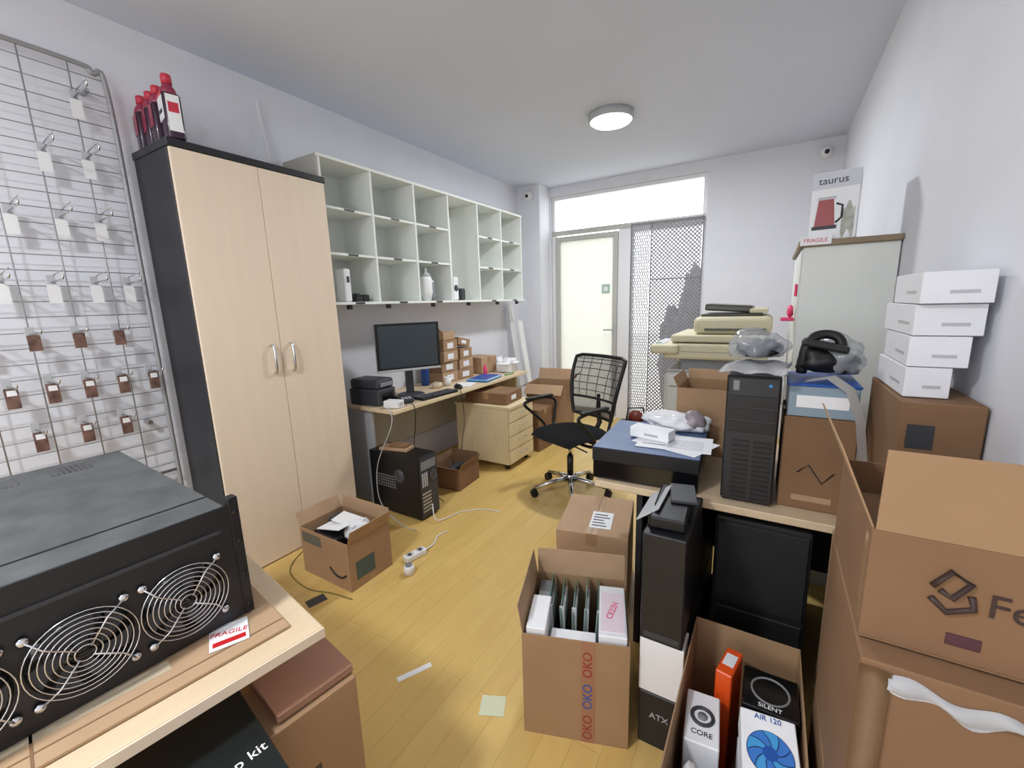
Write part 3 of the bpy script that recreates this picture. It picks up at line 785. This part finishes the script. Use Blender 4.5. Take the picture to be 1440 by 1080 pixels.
b.grid(lambda u, v: ((u - .5) * .20, (v - .5) * .34 - .05, .006 + .010 * abs(math.sin(u * 7 + v * 3))), 14, 14, PAPER, .001)
for i in range(6): b.box(-.08, .05, -.18 + i * .02, -.178 + i * .02, .019, .0195, GREY, 0)
b.done()
b = B('cable_bag', (-.045, 1.87, 1.214)); b.blob((0, 0, .045), (.10, .09, .070), BAG, .35, seed=6, sub=4); b.blob((.01, 0, .035), (.08, .065, .045), BLACK, .3, seed=2)
b.curve([(-.07, -.02, .03), (0, .04, .07), (.06, 0, .06), (0, -.05, .06)], .006, DGREY, 6, closed=True); b.done()
b = closed_box('parts_carton', (.155, 1.79, .7315), (.20, .27, .32), 0, CARDD, 'x'); b.box(-.06, .05, -.1365, -.135, .03, .05, CARDI, 0); b.tube([(-.05, -.137, .13), (-.02, -.137, .16), (.02, -.137, .10), (.05, -.137, .14)], .002, BLACK, 6); b.done()
b = B('plastic_storage_tub', (.155, 1.79, 1.0545))
w, d, h = .094, .13, .10
b.box(-w, w, -d, d, 0, .004, TUBP, 0); b.box(-w, w, -d, -d + .003, .004, h, TUBP, 0); b.box(-w, w, d - .003, d, .004, h, TUBP, 0); b.box(-w, -w + .003, -d, d, .004, h, TUBP, 0); b.box(w - .003, w, -d, d, .004, h, TUBP, 0)
b.box(-w - .004, w + .004, -d - .004, d + .004, h, h + .008, BLUE, .002); b.box(-.08, .08, -.11, .11, .006, .08, mat('misc_parts', (150, 150, 155), .5, var=.5, scale=50), .02, 2)
b.box(-.07, .07, -.1315, -.13, .03, .07, PAPER, 0); b.done()
b = B('headphone_bag', (.165, 1.80, 1.166))
b.blob((.02, .02, .065), (.095, .10, .085), BAG, .3, seed=11, sub=4); b.blob((-.02, -.02, .06), (.075, .08, .06), BLACK, .3, seed=12); b.blob((.05, .02, .04), (.05, .05, .045), DGREY, .3, seed=14)
b.curve([(-.07, -.05, .02), (-.06, -.06, .12), (-.02, -.04, .15), (.03, -.04, .13), (.04, -.05, .02)], .016, BLACK, 8)
b.box(-.08, .05, -.09, -.03, .10, .125, BLACK, .008, 2, X=RX((0, 0, .1), 12, 'Y'))
b.done()
b = B('white_ribbon_cable')
pts = [(.10, 1.70, 1.165), (.17, 1.65, 1.19), (.215, 1.60, 1.16), (.24, 1.56, 1.08), (.255, 1.535, .95), (.262, 1.525, .85), (.262, 1.50, .734)]
b.grid(lambda u, v: (Vector(pts[min(5, int(u * 6))]).lerp(Vector(pts[min(5, int(u * 6)) + 1]), u * 6 - min(5, int(u * 6))) + Vector((.020 * (v - .5), 0, .014 * (v - .5)))), 24, 1, WHITE, .001); b.done()

b = closed_box('wall_side_carton', (.358, 1.545, .7315), (.15, .38, .455), 0, CARDD, None); b.box(-.06, -.01, -.1915, -.19, .34, .40, DGREY, 0)
b.box(-.0752, .0752, -.1912, -.19, .2, .24, TAPE, 0); b.done()
b = B('white_toner_boxes', (.358, 1.55, 1.188))
PB = mat('white_box_card', (232, 231, 235), .5, var=.02, scale=12)
for i, (x, ww) in enumerate([(-.025, .085), (-.008, .11), (-.003, .125), (.003, .125)]):
    X = Matrix.Translation((x, -.02 * (i == 3), i * .0765)) @ Matrix.Rotation(math.radians((1, -1, 1, -1)[i]), 4, 'Z')
    b.box(-ww / 2, ww / 2, -.14, .15, .001, .0755, PB, .0015, X=X)
    b.box(-ww * .1, ww * .3, -.1408, -.14, .024, .032, LGREY, 0, X=X)
    b.box(-ww / 2 - .0008, -ww / 2, -.1, .0, .025, .033, LGREY, 0, X=X)
b.done()

# near right cartons
b = closed_box('upright_carton', (.318, 1.40, 0), (.225, .31, .728), 0, CARDL, 'y'); b.done()
b = closed_box('tall_brown_carton', (.298, 1.015, 0), (.27, .40, .44), 0, CARDD, 'x'); b.done()
b = closed_box('brown_carton', (.298, 1.010, .442), (.27, .41, .42), 0, CARDD, None)
b.grid(lambda u, v: (-.10 + .235 * u, -.2065 - .008 * math.sin(v * 3.14) * (1 + .5 * math.sin(u * 23)), .405 - .022 * u + .008 * math.sin(u * 14) - (1 - v) * (.028 + .012 * math.sin(u * 17))), 30, 4, WBAG, .001)
b.grid(lambda u, v: (-.136 + .04 * v, -.2062 - .004 * v, .41 - .25 * u - .01 * math.sin(u * 21)), 16, 2, CARDI, .002)
b.done()
b = open_box('large_open_carton', (.300, 1.035, .867), (.27, .36, .20), 0, CARDD, (4, None, 22, None), CARD, .14)
CI = mat('carton_ink', (60, 42, 38), .6)
b.text('Ferrix', .055, frame((.075, -.1815, .11), (1, 0, 0), (0, 0, 1)), CI)
b.tube([(-.055, -.182, .125), (-.035, -.182, .155), (-.012, -.182, .14), (-.03, -.182, .11), (-.045, -.182, .12)], .005, CI, 6)
b.tube([(-.055, -.182, .105), (-.035, -.182, .085), (-.005, -.182, .10), (-.01, -.182, .12)], .005, CI, 6)
b.box(-.03, .01, -.1815, -.18, .03, .05, mat('purple_stamp', (80, 45, 55), .5), 0)
b.box(-.12, .12, -.15, .15, .006, .14, CARDD, .01)
b.box(-.1352, -.135, -.16, -.14, .02, .18, TAPE, 0)
b.done()

# floor box with fans
b = open_box('big_parts_carton', (-.004, 1.075, 0), (.29, .62, .40), 0, CARD, (None, None, None, None), CARDI, .06); b.done()
b = B('case_fan_box', (.066, 1.02, .006), 6)
X = RX((0, 0, .38), 14, 'X')
b.box(-.06, .06, -.08, .08, .0, .30, PAPER, .002)
b.box(-.06, .06, -.078, .078, .305, .38, PAPER, .002, X=X)
t = X @ frame((0, .066, .3812), (1, 0, 0), (0, 1, 0)); b.text('AIR 120', .018, t, BLUE)
def fan_pt(a, u, v):
    return X @ Vector(((.014 + .034 * u) * math.cos(a + .5 * u + (.55 + .1 * u) * v), -.012 + (.014 + .034 * u) * math.sin(a + .5 * u + (.55 + .1 * u) * v), .3825))
b.grid(lambda u, v: X @ Vector((.050 * v * math.cos(u * 6.2832), -.012 + .050 * v * math.sin(u * 6.2832), .3812)), 32, 2, mat('fan_disc', (40, 70, 120), .4), 0)
for k in range(9):
    a = k * 2 * math.pi / 9
    b.grid(lambda u, v: fan_pt(a, u, v), 5, 3, LBLUE if k % 2 else mat('fan_blade_blue', (60, 120, 200), .4), 0)
b.grid(lambda u, v: X @ Vector((.016 * v * math.cos(u * 6.2832), -.012 + .016 * v * math.sin(u * 6.2832), .3832)), 20, 2, BLUE, 0)
b.done()
b = B('black_fan_box')
b.box(.0, .132, 1.13, 1.27, .006, .38, BLACKG, .003); b.tube([(.066 + .045 * math.cos(t * .3), 1.20 + .045 * math.sin(t * .3), .381) for t in range(21)], .003, GREY, 6, True)
b.text('SILENT', .018, frame((.066, 1.145, .3805), (1, 0, 0), (0, 1, 0)), PAPER); b.done()
b = B('orange_component_box', (-.038, 1.24, .006), -12); b.box(-.022, .022, -.055, .055, 0, .39, ORANGE, .003); b.box(-.015, .015, -.02, .03, .39, .391, PAPER, 0); b.done()
b = B('white_disc_carton', (-.088, 1.085, .006), 5); b.box(-.042, .042, -.09, .07, 0, .33, PAPER, .003); b.tube([(.026 * math.cos(t * .35), -.01 + .026 * math.sin(t * .35), .332) for t in range(18)], .005, DGREY, 6, True); b.lathe([(.012, .331), (.012, .334), (.0, .334)], (0, -.01, 0), GREY, 24)
b.text('CORE', .02, frame((0, -.06, .3308), (1, 0, 0), (0, 1, 0)), BLACK); b.done()
b = B('crumpled_bags', (-.075, .885, .135)); b.blob((0, 0, .10), (.055, .085, .13), WBAG, .35, seed=31, sub=4); b.blob((0, 0, -.02), (.05, .08, .15), WBAG, .3, seed=33, sub=3, flat=True); b.done()
b = B('manual_box', (.07, .85, .005)); b.box(-.05, .055, -.07, .07, 0, .34, mat('pale_blue_box', (190, 205, 220), .4), .003); b.box(-.03, .03, -.05, .05, .34, .341, LBLUE, 0); b.done()

# black slabs
b = B('black_component_boxes')
b.box(-.29, -.16, 1.21, 1.52, 0, .20, BLACK, .003); b.box(-.291, -.159, 1.209, 1.3, .205, .395, WHITE, .002); b.box(-.29, -.16, 1.3, 1.52, .201, .395, BLACK, .003)
b.box(-.292, -.165, 1.205, 1.53, .397, .76, METBLK, .004)
b.box(-.28, -.175, 1.2035, 1.205, .41, .43, DGREY, 0)
b.text('ATX', .03, frame((-.225, 1.2085, .12), (1, 0, 0), (0, 0, 1)), LGREY)
b.box(-.285, -.18, 1.24, 1.50, .762, .80, BLACK, .006, X=RX((-.23, 1.3, .76), 4, 'Z'))
b.box(-.34, -.255, 1.27, 1.47, .802, .806, LGREY, .001, X=RX((-.27, 1.3, .80), -38, 'Y'))
b.box(-.25, -.17, 1.36, 1.50, .802, .812, DGREY, .002, X=RX((-.2, 1.4, .80), 12, 'Z'))
b.done()

b = open_box('carton_of_circuit_boards', (-.525, 1.262, 0), (.345, .335, .385), 19, CARD, (None, 6, 8, None), CARDI, .10)
b.box(.02, .065, -.1685, -.1675, 0, .385, mat('fragile_tape', (160, 116, 90), .4), 0)
TL = mat('tape_logo', (150, 50, 50), .4)
for i in range(3):
    b.text('OKO', .042, frame((.0425, -.1688, .06 + i * .12), (0, 0, 1), (-1, 0, 0)), TL if i % 2 == 0 else BLUE)
b.done()
M0 = Matrix.Translation((-.525, 1.262, 0)) @ Matrix.Rotation(math.radians(19), 4, 'Z')
b = B('circuit_boards', M=M0.copy())
for i in range(5):
    X = Matrix.Translation((-.075 + i * .03, .02, .006)) @ Matrix.Rotation(math.radians(-4 + 2 * i), 4, 'Y')
    b.box(-.0015, .0015, -.06, .13, 0, .39 - .01 * (i % 3), GREEN, 0, X=X)
    b.box(.0015, .012, -.04, .1, .30, .36, LGREY if i % 2 else GREY, .002, X=X)
    b.box(-.004, .012, -.05, -.045, .05, .385, LGREY, 0, X=X)
b.box(-.15, -.095, .02, .14, .006, .37, GREY, .002)
b.done()
b = B('white_accessory_boxes', M=M0.copy())
b.box(-.16, -.095, -.155, .01, .006, .40, PAPER, .003); b.box(.075, .165, -.15, .10, .006, .40, PAPER, .003)
b.box(.082, .158, -.13, .06, .40, .4012, mat('pink_label', (243, 225, 232), .6), 0); b.text('CE22H', .03, frame((.12, -.03, .4018), (.3, 1, 0), (-1, .3, 0)), PINK)
b.box(-.085, .065, -.155, -.07, .006, .34, PAPER, .003); b.done()
b = closed_box('taped_shipping_carton', (-.685, 1.90, 0), (.33, .40, .40), 12, CARDL, 'y', (.03, -.06, .10, .16)); b.done()

b = B('paper_scrap', (-1.136, 1.036, .0005), 62); b.box(-.07, .07, -.012, .012, 0, .001, PAPER, 0); b.done()
b = B('sticky_note', (-.78, 1.07, .0005), 25); b.box(-.045, .045, -.04, .04, 0, .0012, PGREEN, 0); b.done()
b = B('plastic_card', (-1.877, 1.106, .0005), 75); b.box(-.045, .045, -.03, .03, 0, .002, DGREY, 0); b.done()

# ------------------------------------------------------------ near-left table with chassis
TM = Matrix.Translation((-.815, .49, 0)) @ Matrix.Rotation(math.radians(-9), 4, 'Z')
b = B('packing_table', M=TM.copy())
b.box(-1.15, 0, -.95, 0, .722, .75, MAPLE, .004, 2)
b.box(-.001, .003, -.95, 0, .724, .748, BEIGE, .001)
b.box(-1.12, -.52, -.06, -.04, 0, .721, BEIGE, .002); b.box(-1.12, -.52, -.92, -.90, 0, .721, BEIGE, .002)
b.done()
b = B('flattened_carton_sheet', M=TM.copy())
b.box(-1.05, -.055, -.90, -.05, .7515, .758, CARDL, .001); b.box(-.092, -.088, -.9, -.05, .758, .7586, CARDD, 0)
b.box(-.15, -.118, -.88, -.25, .758, .7588, TAPEC, 0); b.box(-.18, -.055, -.44, -.436, .758, .7588, CARDD, 0)
b.done()
b = B('fragile_sticker', M=TM @ Matrix.Translation((-.135, -.145, .7595)) @ Matrix.Rotation(math.radians(-15), 4, 'Z'))
b.box(-.035, .045, -.036, .036, 0, .001, PAPER, 0)
b.text('FRAGILE', .019, frame((.0, -.0, .0014), (.2, 1, 0), (-1, .2, 0)), RED); b.box(.02, .035, -.03, .03, .001, .0014, RED, 0); b.done()

SM = Matrix.Translation((-1.0, .415, .761)) @ Matrix.Rotation(math.radians(-3), 4, 'Z')
b = B('rack_server_chassis', M=SM.copy())
b.box(-.74, -.006, -.465, 0, .0, .262, METBLK, .002)
b.box(-.738, -.008, -.463, -.002, .262, .268, DUST, .001)
b.box(-.10, -.095, -.463, -.002, .268, .2695, BLACK, 0)
for (vx, vy) in ((-.66, -.13), (-.66, -.27), (-.66, -.41)):
    for r in range(8):
        b.box(vx - .035, vx + .045, vy + r * .011 - .04, vy + r * .011 - .034, .268, .2688, BLACKG, 0)
b.box(-.006, .0, -.485, .02, -.0, .27, METBLK, .001)
b.box(-.02, .003, .003, .022, .0, .285, METBLK, .001)
for z in (.02, .10, .18, .25): b.lathe([(.006, 0), (.006, .002), (0, .002)], (.003, .013, z), BLACKG, 12, 'X')
b.box(-.006, .004, -.47, -.02, .215, .222, DGREY, 0)
for fy in (-.10, -.255, -.41):
    fz = .105
    b.lathe([(.072, 0), (.072, .002), (0, .002)], (0, fy, fz), BLACKG, 40, 'X')
    for k in range(7):
        a = k * 2 * math.pi / 7
        b.grid(lambda u, v: (.003 + .002 * v, fy + (.024 + .042 * u) * math.cos(a + .4 * u + .6 * v), fz + (.024 + .042 * u) * math.sin(a + .4 * u + .6 * v)), 4, 3, DGREY, 0)
    for i in range(8):
        rr = .014 + i * .0088
        b.tube([(.012 + .004 * (1 - i / 7), fy + rr * math.cos(t * math.pi / 18), fz + rr * math.sin(t * math.pi / 18)) for t in range(36)], .0013, CHROME, 5, True)
    for k in range(4):
        a = math.pi / 4 + k * math.pi / 2
        b.tube([(.016, fy + .012 * math.cos(a), fz + .012 * math.sin(a)), (.013, fy + .06 * math.cos(a + .1), fz + .06 * math.sin(a + .1)), (.010, fy + .088 * math.cos(a), fz + .088 * math.sin(a))], .002, CHROME, 5)
        b.lathe([(.008, 0), (.008, .006), (.003, .008)], (.003, fy + .090 * math.cos(a), fz + .090 * math.sin(a)), CHROME, 12, 'X')
b.done()

# cartons below table
b = closed_box('taped_floor_carton', (-.975, .462, 0), (.36, .20, .60), -9, CARD, 'y'); b.box(.1803, .1812, -.06, .0, .42, .45, DGREY, 0); b.box(.1803, .1812, -.098, .098, .28, .33, TAPE, 0); b.done()
b = B('brown_folder', (-.89, .465, .603), -9); b.box(-.09, .085, -.085, .085, 0, .012, BROWNF, .002); b.box(-.088, .083, -.083, .083, .012, .016, CARDL, .001); b.box(-.09, .085, -.085, .085, .016, .019, BROWNF, .001); b.done()
b = closed_box('wide_floor_carton', (-.90, .125, 0), (.46, .38, .54), -9, CARD, 'x'); b.done()
b = B('keyboard_set_box', (-.82, .235, .543), -9)
b.box(-.14, .14, -.11, .10, 0, .10, mat('kit_box_black', (26, 32, 32), .3), .002)
b.box(-.1405, .1405, -.1105, .1005, .0, .02, mat('kit_green', (30, 110, 85), .4), 0)
b.text('desktop kit', .030, frame((.045, .022, .1006), (-.05, 1, 0), (-1, -.05, 0)), PAPER); b.done()

# ------------------------------------------------------------ lighting
w = bpy.data.worlds.new('World'); scene.world = w; w.use_nodes = True
nt = w.node_tree; bg = nt.nodes['Background']
sky = nt.nodes.new('ShaderNodeTexSky'); sky.sky_type = 'HOSEK_WILKIE'; sky.turbidity = 6; sky.sun_direction = (0.3, 0.6, .6)
mx = nt.nodes.new('ShaderNodeMixRGB'); mx.inputs['Fac'].default_value = .85
mx.inputs['Color2'].default_value = (.94, .975, 1, 1)
nt.links.new(sky.outputs[0], mx.inputs['Color1']); nt.links.new(mx.outputs[0], bg.inputs['Color'])
bg.inputs['Strength'].default_value = 5.0
def portal(name, loc, rot, sx, sy):
    L = bpy.data.lights.new(name, 'AREA'); L.shape = 'RECTANGLE'; L.size = sx; L.size_y = sy
    L.cycles.is_portal = True
    o = bpy.data.objects.new(name, L); scene.collection.objects.link(o); o.location = loc; o.rotation_euler = rot
portal('daylight_portal_far', (-1.56, 5.22, 1.35), (math.radians(-90), 0, 0), 1.8, 2.7)
portal('daylight_portal_near', (-1.15, -2.38, 1.7), (math.radians(90), 0, 0), 2.3, 1.6)

# ------------------------------------------------------------ camera
cam = bpy.data.cameras.new('camera'); cam.sensor_width = 36; cam.lens = 15.0; cam.clip_start = .02
co = bpy.data.objects.new('camera', cam); scene.collection.objects.link(co)
co.matrix_world = (Matrix.Translation((0, 0, 1.45)) @ Matrix.Rotation(math.radians(31.47), 4, 'Z')
                   @ Matrix.Rotation(math.radians(90 - 10.73), 4, 'X') @ Matrix.Rotation(math.radians(-1.75), 4, 'Z'))
scene.camera = co
